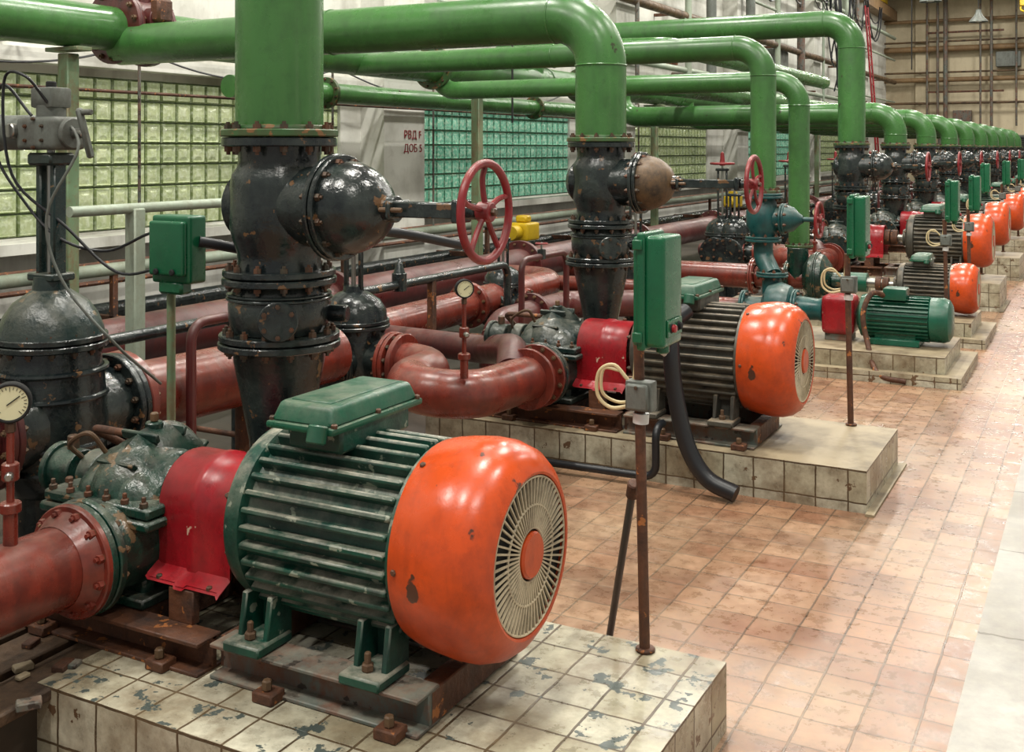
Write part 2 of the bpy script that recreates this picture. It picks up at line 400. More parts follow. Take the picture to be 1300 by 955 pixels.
# ------------------------------------------------------------------ unit objects
Y0 = 2.62
def motor(body, cover='orange', boxc='tbox'):
    b = B(); za = .615; y = Y0; X = (1, 0, 0)
    b.lathe([(-2.27, 0), (-2.27, .09), (-2.25, .1), (-2.235, .1), (-2.225, .2), (-2.2, .25), (-2.17, .262), (-2.14, .262), (-2.13, .238), (-1.64, .238), (-1.64, .26), (-1.6, .26), (-1.6, 0)], (0, y, za), X, body, 48)
    b.bolts((-2.215, y, za), (-1, 0, 0), .215, 8, .012, .014)
    n = 34
    for i in range(n):
        a = 2*pi*(i+.5)/n
        if abs(math.cos(a)) < .30 and math.sin(a) < 0: continue
        p = Vector((0, math.cos(a), math.sin(a)))*.251+Vector((-1.885, y, za))
        q = Vector((0, 1, 0)).rotation_difference(Vector((0, math.cos(a), math.sin(a)))).to_matrix()
        b.box(p, (.49, .04, .018), body, .005, rot=q)
    b.lathe([(-1.62, .255), (-1.625, .270), (-1.6, .278), (-1.55, .287), (-1.49, .293), (-1.44, .291), (-1.395, .277), (-1.365, .254), (-1.348, .230), (-1.342, .217), (-1.344, .210), (-1.36, .207), (-1.362, 0)], (0, y, za), X, cover, 64)
    b.cyl((-1.362, y, za), X, .205, .004, 'dark', 48, 0)
    b.cyl((-1.359, y, za), X, .062, .022, cover, 32, .006)
    for rr in (.07, .13, .204): b.torus((-1.348, y, za), X, rr, .0035, 'ribs', 56, 6)
    for i in range(60):
        a = 2*pi*i/60
        q = Matrix.Rotation(a, 3, 'X')
        b.box(Vector((-1.348, y, za))+q@Vector((0, .136, 0)), (.006, .136, .0050), 'ribs', 0, rot=q)
    for i in range(6):
        a = 2*pi*i/6; b.cyl((-1.6, y+.272*math.cos(a), za+.272*math.sin(a)), (0, math.cos(a), math.sin(a)), .009, .012, 'bolt', 6)
    b.box((-1.94, y+.0, .895), (.19, .34, .08), body, .01)
    b.box((-1.955, y+.005, .928), (.235, .45, .02), boxc, .008, seg=2)
    b.box((-1.955, y+.005, .964), (.22, .43, .056), boxc, .016, taper=(.84, .9), seg=3)
    b.box((-1.955, y+.005, .992), (.14, .34, .008), boxc, .003)
    for sx in (-1, 1):
        for sy in (-.205, 0, .205): b.cyl((-1.955+sx*.108, y+.005+sy, .935), (0, 0, 1), .01, .014, 'bolt', 6)
    b.cyl((-1.88, y-.24, .9), (0, .3, 1), .028, .05, boxc, 16)
    for sx in (-2.1, -1.7):
        for sy in (-1, 1):
            b.box((sx, y+sy*.22, .315), (.13, .15, .03), body, .006)
            b.box((sx-.045, y+sy*.19, .38), (.02, .11, .13), body, .004, taper=(1, .6))
            b.box((sx+.045, y+sy*.19, .38), (.02, .11, .13), body, .004, taper=(1, .6))
            b.box((sx, y+sy*.145, .39), (.11, .02, .15), body, .004)
            b.cyl((sx, y+sy*.25, .33), (0, 0, 1), .017, .022, 'boltr', 6); b.cyl((sx, y+sy*.25, .35), (0, 0, 1), .009, .03, 'boltr', 8)
    b.cyl((-2.37, y, za), X, .035, .12, 'steel', 20)
    b.cyl((-2.4, y, za), X, .085, .07, 'rust', 24); b.cyl((-2.48, y, za), X, .085, .07, 'rust', 24)
    return b.obj('electric_motor')

def guardo():
    b = B(); y = Y0; z = .6; prof = []
    prof.append((-.205, z-.2)); prof.append((-.15, z-.17))
    for i in range(17):
        a = pi-pi*i/16; prof.append((.148*math.cos(a), z+.148*math.sin(a)))
    prof.append((.15, z-.17)); prof.append((.205, z-.2))
    xs = [(-2.56, .97), (-2.545, 1.0), (-2.44, 1.0), (-2.432, 1.035), (-2.40, 1.035), (-2.392, 1.0), (-2.275, 1.0), (-2.262, 1.04)]
    for th in (0, -.006):
        vs = []; n = len(prof)
        for x, k in xs:
            for py, pz in prof: vs.append((x, y+py*(k+th*6), z+(pz-z)*(k+th*6)))
        b.add(vs, [[i*n+j, i*n+j+1, (i+1)*n+j+1, (i+1)*n+j] for i in range(len(xs)-1) for j in range(n-1)], 'guard')
    for sy in (-.19, .19):
        for x in (-2.51, -2.31): b.cyl((x, y+sy, .403), (0, 0, 1), .01, .014, 'bolt', 6)
        b.box((-2.41, y+sy, .345), (.1, .03, .1), 'rust')
    b.cyl((-2.34, y+.02, .745), (0, 0, 1), .012, .014, 'bolt', 6)
    return b.obj('coupling_guard')

def pump(body, nz=.16):
    b = B(); y = Y0; xc = -2.76; za = .6; X = (1, 0, 0)
    b.lathe([(-.2, 0), (-.2, .09), (-.17, .12), (-.14, .16), (-.09, .175), (-.06, .2), (0, .21), (.06, .2), (.09, .175), (.14, .16), (.17, .12), (.2, .09), (.2, 0)], (xc, y, za-.05), X, body, 40)
    b.lathe([(-.1, 0), (-.1, .12), (-.07, .18), (0, .215), (.07, .18), (.1, .12), (.1, 0)], (xc, y+.05, za-.02), X, body, 40)
    for sx in (-1, 1):
        b.lathe([(0, .12), (.05, .105), (.085, .06), (.095, 0)], (xc+sx*.1, y+.02, za+.02), (sx*.6, 0, .8), body, 20)
        b.lathe([(0, .09), (.05, .08), (.075, .04), (.08, 0)], (xc+sx*.08, y-.1, za+.0), (sx*.3, -.6, .7), body, 20)
    for a in (-.9, -.3, .3, .9): b.box((xc, y+.03+.2*math.sin(a), za-.03+.205*math.cos(a)), (.16, .016, .03), body, .004, rot=Matrix.Rotation(-a, 3, 'X'))
    b.box((xc, y, za-.005), (.46, .44, .035), body, .008); b.box((xc, y, za-.04), (.48, .46, .03), body, .008)
    for i in range(6):
        for sy in (-1, 1): b.cyl((xc-.2+i*.08, y+sy*.205, za+.01), (0, 0, 1), .013, .02, 'bolt', 6); b.cyl((xc-.2+i*.08, y+sy*.205, za+.03), (0, 0, 1), .007, .016, 'bolt', 8)
    for sy in (-.13, -.04, .05, .14):
        for sx in (-1, 1): b.cyl((xc+sx*.215, y+sy, za+.01), (0, 0, 1), .013, .02, 'bolt', 6)
    for sx in (-1, 1):
        a = (sx, 0, 0)
        b.cyl((xc+sx*.19, y, za), a, .085, .06, body, 24)
        b.box((xc+sx*.27, y, za-.07), (.1, .12, .05), body, .012)
        b.cyl((xc+sx*.23, y, za), a, .022, .1, 'steel', 16)
    b.cyl((xc+.25, y, za), X, .05, .04, body, 24)
    b.cyl((xc-.3, y, za), (-1, 0, 0), .075, .1, body, 24); b.cyl((xc-.395, y, za), (-1, 0, 0), .09, .025, body, 24); b.cyl((xc-.42, y, za), (-1, 0, 0), .06, .02, body, 24)
    b.bolts((xc-.42, y, za), (-1, 0, 0), .075, 6, .009, .01)
    b.cyl((xc-.35, y, za+.07), (0, 0, 1), .02, .05, 'bolt', 12)
    for sy, r in ((-1, .125), (1, .105)):
        b.lathe([(0, r*1.35), (.12, r*1.15), (.26, r)], (xc+.06, y+sy*.04, .474), (0, sy, 0), body, 32)
    b.flange((xc+.06, y-.32, .474), (0, -1, 0), .172, .028, body, 12, 'boltr')
    b.flange((xc+.06, y+.31, .474), (0, 1, 0), .155, .025, body, 10, 'bolt')
    b.box((xc, y-.14, .36), (.32, .05, .13), body, .01); b.box((xc, y+.14, .36), (.32, .05, .13), body, .01)
    b.box((xc, y, .315), (.4, .42, .03), body, .006)
    b.cyl((xc, y+.03, za+.17), (0, 0, 1), .03, .03, body, 12); b.cyl((xc, y+.03, za+.2), (0, 0, 1), .014, .03, 'boltr', 8)
    b.tube(smooth([(xc-.08, y-.1, za+.12), (xc-.1, y-.15, za+.19), (xc-.2, y-.14, za+.14), (xc-.25, y-.05, za+.07)]), .008, 'boltr', 8)
    return b.obj('centrifugal_pump')

def baseframe():
    b = B(); y = Y0
    for sy, m in ((-.22, 'frame'), (.22, 'frame')):
        b.box((-1.88, y+sy, .294), (.7, .11, .012), m, .003); b.box((-1.88, y+sy, .207), (.7, .11, .012), m, .003); b.box((-1.88, y+sy*.95, .25), (.7, .02, .09), m, .003)
        b.box((-2.66, y+sy*1.1, .29), (.8, .1, .014), 'rust', .003); b.box((-2.66, y+sy*1.1, .205), (.8, .1, .012), 'rust', .003); b.box((-2.66, y+sy, .25), (.8, .02, .09), 'rust', .003)
    for x in (-3.04, -2.6, -2.22, -1.56): b.box((x, y, .25), (.06, .42, .09), 'rust', .004)
    for x in (-2.9, -2.4, -2.0, -1.6):
        for sy in (-.27, .27): b.box((x, y+sy*1.08, .215), (.07, .06, .03), 'rust', .004); b.cyl((x, y+sy*1.1, .23), (0, 0, 1), .014, .03, 'boltr', 6)
    return b.obj('steel_base_frame')

def handwheel(b, o, R=.155, mat='wheel', ax=(1, 0, 0)):
    b.torus(o, ax, R, .0135, mat, 44, 10)
    q = Vector(ax).normalized().to_track_quat('Z', 'Y').to_matrix(); o = Vector(o)
    b.cyl(o-Vector(ax)*.025, ax, .032, .05, mat, 20)
    b.cyl(o+Vector(ax)*.02, ax, .014, .02, 'bolt', 6)
    for i in range(5):
        a = 2*pi*i/5+.3
        pts = [q@Vector((rr*math.cos(a+c), rr*math.sin(a+c), h))+o for rr, c, h in ((.02, 0, 0), (R*.35, .06, -.006), (R*.7, .06, -.008), (R, 0, 0))]
        b.tube(smooth(pts, 4), .0095, mat, 8)

def dvalve(mat='black', dome=None, wh='wheel', dx=0):
    dome = dome or mat; b = B(); x = -2.56+dx; y = Y0+.42; Z = (0, 0, 1); e = -dx
    b.cyl((x, y, 1.708), Z, .2, .032, mat, 40)
    b.bolts((x, y, 1.708), (0, 0, -1), .175, 12, .015, .018)
    b.lathe([(1.71, .145), (1.66, .143), (1.635, .147), (1.61, .165), (1.57, .172), (1.43, .172), (1.39, .165), (1.34, .147), (1.31, .145), (1.27, .15)], (x, y, 0), Z, mat, 40)
    b.flange((x, y, 1.253), Z, .2, .026, mat, 12)
    b.lathe([(1.235, .15), (1.2, .165), (1.16, .178), (1.1, .175), (1.06, .16)], (x, y, 0), Z, mat, 40)
    b.flange((x, y, 1.185), Z, .185, .012, mat, 0)
    b.flange((x, y, 1.03), Z, .213, .026, mat, 14)
    b.lathe([(1.01, .165), (.95, .158), (.8, .128), (.68, .105), (.6, .1)], (x, y, 0), Z, mat, 36)
    d = Vector((.62, -.78, 0)).normalized()
    b.cyl(Vector((x, y, 1.12))+d*.13, d, .055, .075, mat, 24); b.cyl(Vector((x, y, 1.12))+d*.2, d, .068, .016, mat, 24); b.bolts(Vector((x, y, 1.12))+d*.216, d, .052, 6, .009, .01)
    b.cyl((x+.12, y+.08, 1.12), (1, .3, 0), .03, .1, mat, 16)
    z = 1.5; X = (1, 0, 0)
    b.cyl((x+.05, y, z), X, .14, .21, mat, 36)
    b.cyl((x-.19, y, z), X, .12, .1, mat, 32, .03)
    b.flange((x+.262, y, z), X, .184, .022, mat, 12)
    b.lathe([(.275, .16), (.3, .16), (.335, .155), (.37, .142), (.405, .12), (.435, .092), (.452, .06), (.46, .045)], (x, y, z), X, dome, 36)
    b.cyl((x+.45, y, z), X, .045, .05, mat, 20); b.box((x+.5, y, z), (.018, .13, .06), mat, .006)
    b.cyl((x+.46, y+.05, z), X, .008, .09, 'boltr', 8); b.cyl((x+.46, y-.05, z), X, .008, .09, 'boltr', 8)
    for sy in (-.028, .028): b.box((x+.61+e/2, y+sy, z), (.28+e, .014, .05), mat, .004)
    b.box((x+.745+e, y, z), (.03, .09, .075), mat, .006)
    b.cyl((x+.42, y, z), X, .014, .44+e, 'steel', 14)
    b.cyl((x+.76+e, y, z), X, .026, .045, mat, 16)
    handwheel(b, (x+.835+e, y, z), .155, wh)
    b.tube(fillet([(x, y, .62), (x, y, .474), (-2.7, y-.02, .474), (-2.7, Y0+.33, .474)], .07, 5), .1, mat, 24)
    return b.obj('gate_valve')

def dpipe(H, r=.153, x=-2.56, y=Y0+.42, zb=1.742, xe=-6.7, zh=2.6, br=.3, mat='gpipe', fl=True):
    b = B()
    if fl: b.cyl((x, y, zb), (0, 0, 1), r*1.34, .026, 'gflange', 36); b.bolts((x, y, zb+.026), (0, 0, 1), r*1.15, 12, .015, .016); b.torus((x, y, zb+.03), (0, 0, 1), r, .012, 'gflange', 36, 8)
    pts = [(x, y, zb), (x, y, H), (xe, y, H)]
    if abs(H-zh) > .2: pts.append((xe, y, zh))
    b.tube(fillet(pts, br, 14), r, mat, 36)
    for p, a in (((x, y, H-br), (0, 0, 1)), ((x-br, y, H), (1, 0, 0)), ((x-br-1.7, y, H), (1, 0, 0))):
        b.torus(p, a, r, .006, mat, 36, 6)
    return b.obj('green_discharge_pipe')

def ctrlpost(tilt=.0):
    b = B(); x, y = -1.215, Y0+.47
    b.tube([(x+.008, y, .2), (x-.012, y, 1.13)], .016, 'rust', 12); b.cyl((x+.01, y, .2), (0, 0, 1), .03, .012, 'rust', 12)
    x += .055
    b.box((x+.012, y+.0, 1.283), (.062, .155, .325), 'cbox', .014, seg=3)
    b.box((x-.028, y+.0, 1.283), (.026, .17, .345), 'cbox', .010, seg=3)
    b.box((x-.045, y+.0, 1.283), (.02, .15, .32), 'cbox', .009, seg=3)
    for z in (1.15, 1.42): b.box((x-.035, y-.088, z), (.03, .014, .03), 'cbox', .003)
    b.cyl((x+.04, y-.03, 1.175), (1, 0, 0), .016, .012, 'dark', 16); b.cyl((x+.05, y-.03, 1.175), (1, 0, 0), .012, .014, 'guard', 16)
    b.cyl((x+.04, y+.03, 1.175), (1, 0, 0), .016, .012, 'dark', 16); b.cyl((x+.05, y+.03, 1.175), (1, 0, 0), .011, .01, 'dark', 16)
    b.box((x+.046, y, 1.175), (.006, .12, .05), 'cbox', .002)
    b.cyl((x+.01, y, 1.125), (0, 0, -1), .02, .03, 'cbox', 14)
    x -= .055
    b.box((x, y-.01, .965), (.085, .05, .09), 'gbox', .008, seg=2); b.box((x, y-.04, .965), (.07, .02, .075), 'gbox', .005)
    b.cyl((x+.0, y-.05, .995), (0, -1, 0), .006, .006, 'bolt', 8)
    b.tube([(x-.005, y, .88), (x-.003, y, .91)], .024, 'wcable', 14)
    b.tube(smooth([(x-.03, y, .93), (x-.1, y, .915), (x-.145, y, .95), (x-.14, y, 1.02), (x-.09, y, 1.045), (x-.03, y, 1.0), (x-.02, y, 1.12)]), .006, 'wire', 8)
    b.tube(smooth([(x-.03, y+.01, .94), (x-.09, y+.02, .93), (x-.13, y, .96), (x-.125, y, 1.03), (x-.07, y, 1.03)]), .005, 'wire', 8)
    return b.obj('control_box_on_post')

def isovalve(tall=False):
    b = B(); x, y = -3.72, Y0-.62; z = .52; Z = (0, 0, 1)
    b.lathe([(.2, .09), (.24, .15), (.3, .185), (.5, .195), (.62, .18), (.7, .17)], (x, y, 0), Z, 'black', 36)
    b.cyl((x, y, 0), Z, .1, .25, 'black', 24)
    b.flange((x, y, .72), Z, .205, .024, 'black', 12)
    b.lathe([(.74, .19), (.79, .185), (.85, .15), (.89, .09), (.9, .06), (.93, .055), (.93, 0)], (x, y, 0), Z, 'black', 36)
    b.cyl((x, y, z), (1, 0, 0), .12, .26, 'black', 28); b.flange((x+.27, y, z), (1, 0, 0), .17, .026, 'red', 12)
    b.cyl((x, y, z), (0, -1, 0), .13, .26, 'black', 28); b.flange((x, y-.27, z+.0), (0, 1, 0), .18, .026, 'black', 12)
    h = .55 if tall else .26
    for s in (-.05, .05): b.box((x+s, y, .91+h/2), (.02, .03, h), 'black', .004)
    b.box((x, y, .91+h), (.15, .06, .03), 'black', .006); b.cyl((x, y, .9), Z, .013, h+.1, 'steel', 12)
    if tall: handwheel(b, (x, y, .98+h), .13, ax=(0, 0, 1)); b.lathe([(0, .03), (.1, .02), (.12, 0)], (x, y, 1.0+h), Z, 'wheel', 14)
    return b.obj('upright_gate_valve')

def suction():
    b = B(); x = -2.7; y = Y0-.35
    b.tube(fillet([(x, y, .474), (x, y-.75, .5), (-3.12, y-.75, .52), (-3.12, Y0-.62, .52), (-3.4, Y0-.62, .52)], .24, 8), .118, 'red', 28)
    b.flange((x, y-.0, .474), (0, -1, 0), .17, .014, 'red', 0, pair=False)
    b.cyl((-3.37, Y0-.62, .52), (-1, 0, 0), .165, .03, 'red', 32)
    b.tube(fillet([(-4.5, Y0+.55, .42), (-3.35, Y0+.2, .47), (-2.86, Y0-.32, .6), (-2.75, Y0-.55, .52)], .3, 8), .085, 'redd', 24)
    b.cyl((-2.7, y-.1, .474), (0, -1, 0), .165, .02, 'red', 28)
    return b.obj('red_suction_pipe')

def smallbore():
    b = B(); y = Y0
    b.tube(fillet([(-2.9, y+.1, .72), (-3.15, y+.1, .72), (-3.15, y+.7, .35), (-3.3, y+1.5, .3), (-4.4, y+1.5, .3)], .06, 5), .014, 'rust', 10)
    b.tube(fillet([(-3.0, y-.2, .35), (-3.2, y-.2, .3), (-3.2, y+1.3, .24), (-2.2, y+1.7, .06)], .06, 5), .018, 'rubber', 10)
    b.tube(fillet([(-3.45, y+.9, .05), (-3.45, y+.9, .95), (-3.45, y+1.6, .95), (-3.45, y+1.6, .1)], .08, 5), .022, 'redd', 12)
    b.cyl((-3.45, y+1.2, .93), (0, 0, 1), .03, .07, 'black', 12); b.torus((-3.45, y+1.2, 1.04), (0, 0, 1), .04, .006, 'wheel', 20, 6); b.cyl((-3.45, y+1.2, 1.0), (0, 0, 1), .008, .05, 'steel', 8)
    b.box((-3.45, y+1.2, 1.04), (.08, .008, .006), 'wheel', 0)
    b.tube(fillet([(-4.1, y-.3, .0), (-4.1, y-.3, .8), (-4.1, y+1.9, .8), (-4.1, y+1.9, .0)], .1, 5), .03, 'black', 12)
    b.box((-4.1, y+.8, .4), (.05, .05, .8), 'rust', .004)
    b.cyl((-4.1, y+.4, .76), (0, 0, 1), .05, .12, 'black', 16); b.lathe([(.12, .04), (.18, .02), (.22, 0)], (-4.1, y+.4, .76), (0, 0, 1), 'black', 16)
    return b.obj('small_bore_piping')

def gauge(x, y, zb, zt, r=.055):
    b = B(); d = Vector((.72, -.69, 0)).normalized()
    b.tube([(x, y, zb), (x, y, zb+.1)], .02, 'red', 12); b.cyl((x, y, zb+.09), (0, 0, 1), .03, .03, 'red', 12)
    b.tube([(x, y, zb+.1), (x, y, zt-r)], .011, 'red', 10)
    b.cyl((x, y, (zb+zt)/2-.02), (0, 0, 1), .024, .05, 'red', 12)
    b.cyl(Vector((x, y, (zb+zt)/2))+d*0, d, .012, .05, 'steel', 8)
    b.cyl((x, y, zt-r-.03), (0, 0, 1), .015, .03, 'bolt', 6)
    c = Vector((x, y, zt)); b.cyl(c-d*.02, d, r, .035, 'dark', 32, .006); b.cyl(c+d*.0151, d, r*.88, .002, 'dial', 32, 0)
    b.torus(c+d*.017, d, r*.93, r*.08, 'dark', 32, 8)
    u = Vector((0, 0, 1)); w = d.cross(u)
    for i in range(21):
        a = math.radians(-135+i*13.5); v = w*math.sin(a)+u*math.cos(a); L = .13 if i % 5 else .22
        p = c+d*.018+v*r*(.8-L/2); q = Matrix((v, d.cross(v), d)).transposed()
        b.box(p, (r*L, r*.025, .001), 'dark', 0, rot=q)
    v = (w*-.7+u*.5).normalized(); q = Matrix((v, d.cross(v), d)).transposed()
    b.box(c+d*.019+v*r*.2, (r*.75, r*.05, .0015), 'dark', 0, rot=q)
    return b.obj('pressure_gauge')

# ---- unit 1
plinth(2.1, 3.135, -3.4, -.97, .2, toptile=True)
m1 = motor('mgreen'); g1 = guardo(); p1 = pump('pgreen'); f1 = baseframe(); v1 = dvalve()
dpipe(3.25); c1 = ctrlpost(); sb = smallbore()
# ---- unit 2
D = 3.05
plinth(5.3, 6.18, -3.4, -.97, .2)
m2 = motor('mgrey'); m2.location.y += D
copy(g1, D); p2 = pump('blackd'); p2.location.y += D; f2 = copy(f1, D)
v2 = dvalve('black', 'tan', dx=-.1); v2.location.y += D
o = dpipe(2.5, x=-2.66); o.location.y += D
copy(c1, D); copy(sb, D)
iso = isovalve(); iso.location.y += D
su = suction(); su.location.y += D
ga = gauge(-2.7, 4.55, .6, 1.03, .045)
iso2 = isovalve(True); iso2.location.y += 7.3
v = copy(iso, 2.9, -.63, 0, .82)
# ---- big units further down
far = [12.95+3.05*k for k in range(10)]
for i, yy in enumerate(far):
    d = yy-Y0; dz = .09
    plinth(yy-.44, yy+.5, -3.4, -.95, .29)
    src, sd = (m1, 0) if i in (2, 5, 6) else (m2, D)
    copy(src, d-sd, .3 if i == 0 else .25, dz)
    copy(g1, d, .1, dz); copy(p2, d-D, .06, dz); copy(f1, d, .1, dz); copy(v1, d-.3)
    o = dpipe(3.16 if i == 0 else 2.2, br=.3); o.location.y += d-.3
    copy(c1, d, 0, dz); copy(iso, d-D); copy(su, d-D); copy(ga, d-D)
    copy(iso2, 3.05*(i+1), -.15)
    if i < 5: copy(sb, d)
# ---- unit 1 suction pipe
b = B(); b.tube(fillet([(-2.7, 2.25, .474), (-2.7, .6, .474), (-2.7, .6, 0)], .25, 8), .118, 'red', 36)
b.cyl((-2.7, 2.285, .474), (0, -1, 0), .168, .028, 'red', 36); b.bolts((-2.7, 2.257, .474), (0, -1, 0), .145, 12, .014, .016, 'red')
b.lathe([(0, .15), (.05, .12)], (-2.7, 2.257, .474), (0, -1, 0), 'red', 36)
b.obj('red_suction_pipe')
gauge(-2.7, 2.06, .59, .99, .056)

# ---- left motorised gate valve
b = B(); x, y, z = -3.64, 2.96, .64; Z = (0, 0, 1)
b.cyl((x, y, 0), Z, .13, .38, 'black', 28)
b.lathe([(.34, .1), (.38, .16), (.45, .2), (.64, .215), (.8, .2), (.9, .185), (.94, .18)], (x, y, 0), Z, 'black', 40)
for t in (.47, .56, .74, .84): b.torus((x, y, t), Z, .205, .012, 'black', 40, 8)
b.flange((x, y, .95), Z, .215, .026, 'black', 14)
b.lathe([(.975, .2), (1.0, .195), (1.05, .175), (1.1, .14), (1.135, .09), (1.15, .07), (1.2, .065), (1.2, 0)], (x, y, 0), Z, 'blackd', 40)
b.bolts((x, y, 1.2), Z, .05, 4, .01, .012)
b.cyl((x, y, z), (0, 1, 0), .165, .3, 'black', 32); b.flange((x, y+.3, z), (0, 1, 0), .21, .03, 'black', 14)
b.cyl((x, y, z), (0, -1, 0), .165, .3, 'black', 32); b.flange((x, y-.3, z), (0, 1, 0), .21, .03, 'redd', 14, 'boltr')
for s in (-.04, .04): b.box((x+s, y, 1.42), (.03, .06, .48), 'blackd', .006)
b.box((x, y, 1.2), (.15, .11, .03), 'blackd', .006); b.box((x, y, 1.66), (.14, .12, .05), 'blackd', .01); b.cyl((x, y, 1.1), Z, .016, .6, 'steel', 12)
b.obj('motorised_gate_valve')
b = B()
b.box((x, y, 1.76), (.22, .16, .13), 'gbox', .025, seg=3); b.cyl((x-.1, y, 1.765), (-1, 0, 0), .07, .22, 'gbox', 28, .012); b.cyl((x-.32, y, 1.765), (-1, 0, 0), .078, .03, 'gbox', 28)
b.cyl((x+.1, y, 1.76), (1, 0, 0), .06, .03, 'gbox', 24); b.cyl((x+.13, y, 1.76), (1, 0, 0), .02, .06, 'steel', 14)
b.box((x+.19, y, 1.76), (.025, .03, .2), 'gbox', .008, rot=Matrix.Rotation(.3, 3, 'X')); b.cyl((x+.19, y-.02, 1.84), (1, 0, 0), .012, .06, 'gbox', 10)
b.cyl((x, y, 1.82), Z, .055, .05, 'gbox', 24); b.box((x+.0, y, 1.9), (.12, .1, .08), 'gbox', .012, seg=2); b.cyl((x, y, 1.935), Z, .02, .03, 'dark', 12)
b.cyl((x-.12, y-.07, 1.77), (0, -1, 0), .03, .03, 'steel', 16); b.bolts((x, y-.08, 1.76), (0, -1, 0), .055, 6, .008, .008)
b.tube(smooth([(x-.05, y-.05, 1.83), (x-.16, y-.1, 1.95), (x-.2, y-.1, 1.7), (x-.1, y-.05, 1.5), (x+.05, y, 1.35), (x+.2, y+.1, 1.3), (x+.45, y+.1, 1.38), (-3.12, 3.05, 1.3)]), .006, 'rubber', 8)
b.tube(smooth([(x+.04, y-.05, 1.88), (x+.0, y-.12, 1.98), (x-.12, y-.12, 1.96), (x-.1, y-.1, 1.6), (x+.08, y, 1.4), (x+.25, y+.1, 1.22), (x+.5, y+.1, 1.25)]), .006, 'rubber', 8)
b.tube(smooth([(x+.08, y, 1.82), (x+.2, y-.04, 1.7), (x+.1, y-.1, 1.45), (x+.16, y-.08, 1.2), (x+.3, y+.05, .95), (x+.28, y+.3, .75)]), .006, 'gbox', 8)
b.obj('valve_actuator')
b = B(); b.tube([(-3.64, 3.29, .64), (-3.66, 4.75, .6)], .15, 'red', 40); b.cyl((-3.64, 3.33, .64), (0, -1, 0), .21, .04, 'red', 36)
b.bolts((-3.64, 3.33, .64), (0, 1, 0), .18, 14, .014, .016, 'boltr')
b.cyl((-3.65, 4.1, 0), (0, 0, 1), .06, .5, 'rust', 16); b.box((-3.65, 4.1, .47), (.3, .1, .04), 'rust')
b.obj('red_header_pipe')
b = B(); b.tube(fillet([(-3.64, 2.63, .64), (-3.64, 1.0, .64), (-3.64, 1.0, 0)], .25, 8), .15, 'redd', 32); b.obj('red_header_pipe')
b = B(); b.tube([(-5.1, 2.0, .55), (-5.1, 44, .55)], .16, 'redd', 28)
for k in range(14):
    yy = 3.6+3.05*k; b.flange((-5.1, yy, .55), (0, 1, 0), .24, .03, 'redd', 12, 'boltr'); b.box((-5.1, yy+.6, .19), (.3, .16, .38), 'plinthtop', .01)
b.obj('rear_header_pipe')
b = B(); b.tube(fillet([(-4.35, 5.9, .47), (-4.35, 9.0, .5), (-5.1, 9.0, .5)], .3, 8), .125, 'red', 28)
b.tube(fillet([(-4.35, 5.9, .47), (-4.35, 5.9, 0)], .1, 4), .125, 'red', 28)
b.flange((-4.35, 7.4, .485), (0, 1, 0), .18, .025, 'red', 12, 'boltr'); b.obj('red_branch_pipe')
b = B(); b.tube(fillet([(-3.9, 7.0, .0), (-3.9, 7.0, .42), (-3.9, 8.2, .42), (-3.2, 8.7, .42)], .2, 8), .11, 'redd', 28)
b.flange((-3.9, 7.6, .42), (0, 1, 0), .165, .025, 'redd', 12, 'boltr'); b.obj('red_branch_pipe')

# hose of unit 2
b = B()
b.tube(smooth([(-1.86, 5.34, .88), (-1.9, 5.24, .82), (-1.88, 5.17, .7), (-1.86, 5.17, .5), (-1.8, 5.17, .25), (-1.7, 5.17, .1), (-1.55, 5.16, .045)]), .042, 'rubber', 16)
b.tube(smooth([(-1.9, 5.17, .68), (-1.9, 5.1, .72), (-1.86, 5.12, .78)]), .018, 'wcable', 10)
b.obj('cable_hose')
b = B(); b.tube(fillet([(-2.75, 5.2, .05), (-1.98, 5.22, .05), (-1.98, 5.22, .3), (-1.98, 5.32, .3)], .06, 6), .02, 'rubber', 12); b.obj('drain_pipe')
b = B(); b.tube([(-1.5, 3.5, .0), (-1.262, 3.13, .66)], .012, 'rubber', 12); b.cyl((-1.268, 3.14, .64), (.36, -.55, 1), .02, .06, 'rust', 12); b.obj('pry_bar')

# ------------------------------------------------------------------ slot 3: small teal pump set
plinth(8.42, 9.4, -3.3, -1.0, .2, step=True)
y = 8.9; za = .40; X = (1, 0, 0)
b = B()
b.lathe([(-1.69, 0), (-1.69, .09), (-1.66, .16), (-1.63, .168), (-1.6, .15), (-1.16, .15), (-1.15, .168), (-1.06, .17), (-1.02, .155), (-1.0, .12), (-1.0, 0)], (0, y, za), X, 'mteal', 40)
for i in range(30):
    a = 2*pi*i/30; q = Matrix.Rotation(a, 3, 'X'); b.box(Vector((-1.38, y, za))+q@Vector((0, .16, 0)), (.44, .026, .007), 'mteal', 0, rot=q)
b.box((-1.4, y-.05, za+.19), (.17, .18, .09), 'mteal', .012, seg=2); b.box((-1.4, y, .225), (.36, .3, .05), 'mteal', .006)
b.box((-1.4, y-.1, .3), (.3, .03, .12), 'mteal'); b.box((-1.4, y+.1, .3), (.3, .03, .12), 'mteal')
b.cyl((-1.72, y, za), X, .03, .06, 'steel', 12)
b.tube(smooth([(-1.46, y-.1, .57), (-1.55, y-.22, .6), (-1.6, y-.3, .45), (-1.56, y-.35, .25), (-1.45, y-.55, .06), (-1.25, y-.58, .025)]), .02, 'rust', 12)
b.obj('small_electric_motor')
b = B()
b.box((-1.83, y, za+.0), (.25, .26, .3), 'guard', .05, seg=4); b.box((-1.83, y, .24), (.2, .2, .08), 'frame')
b.obj('coupling_guard')
b = B(); xc = -2.3
b.lathe([(-.16, .04), (-.14, .1), (-.1, .17), (0, .2), (.08, .17), (.12, .1), (.3, .085), (.34, .1), (.34, 0)], (xc, y, za+.02), X, 'pteal', 36)
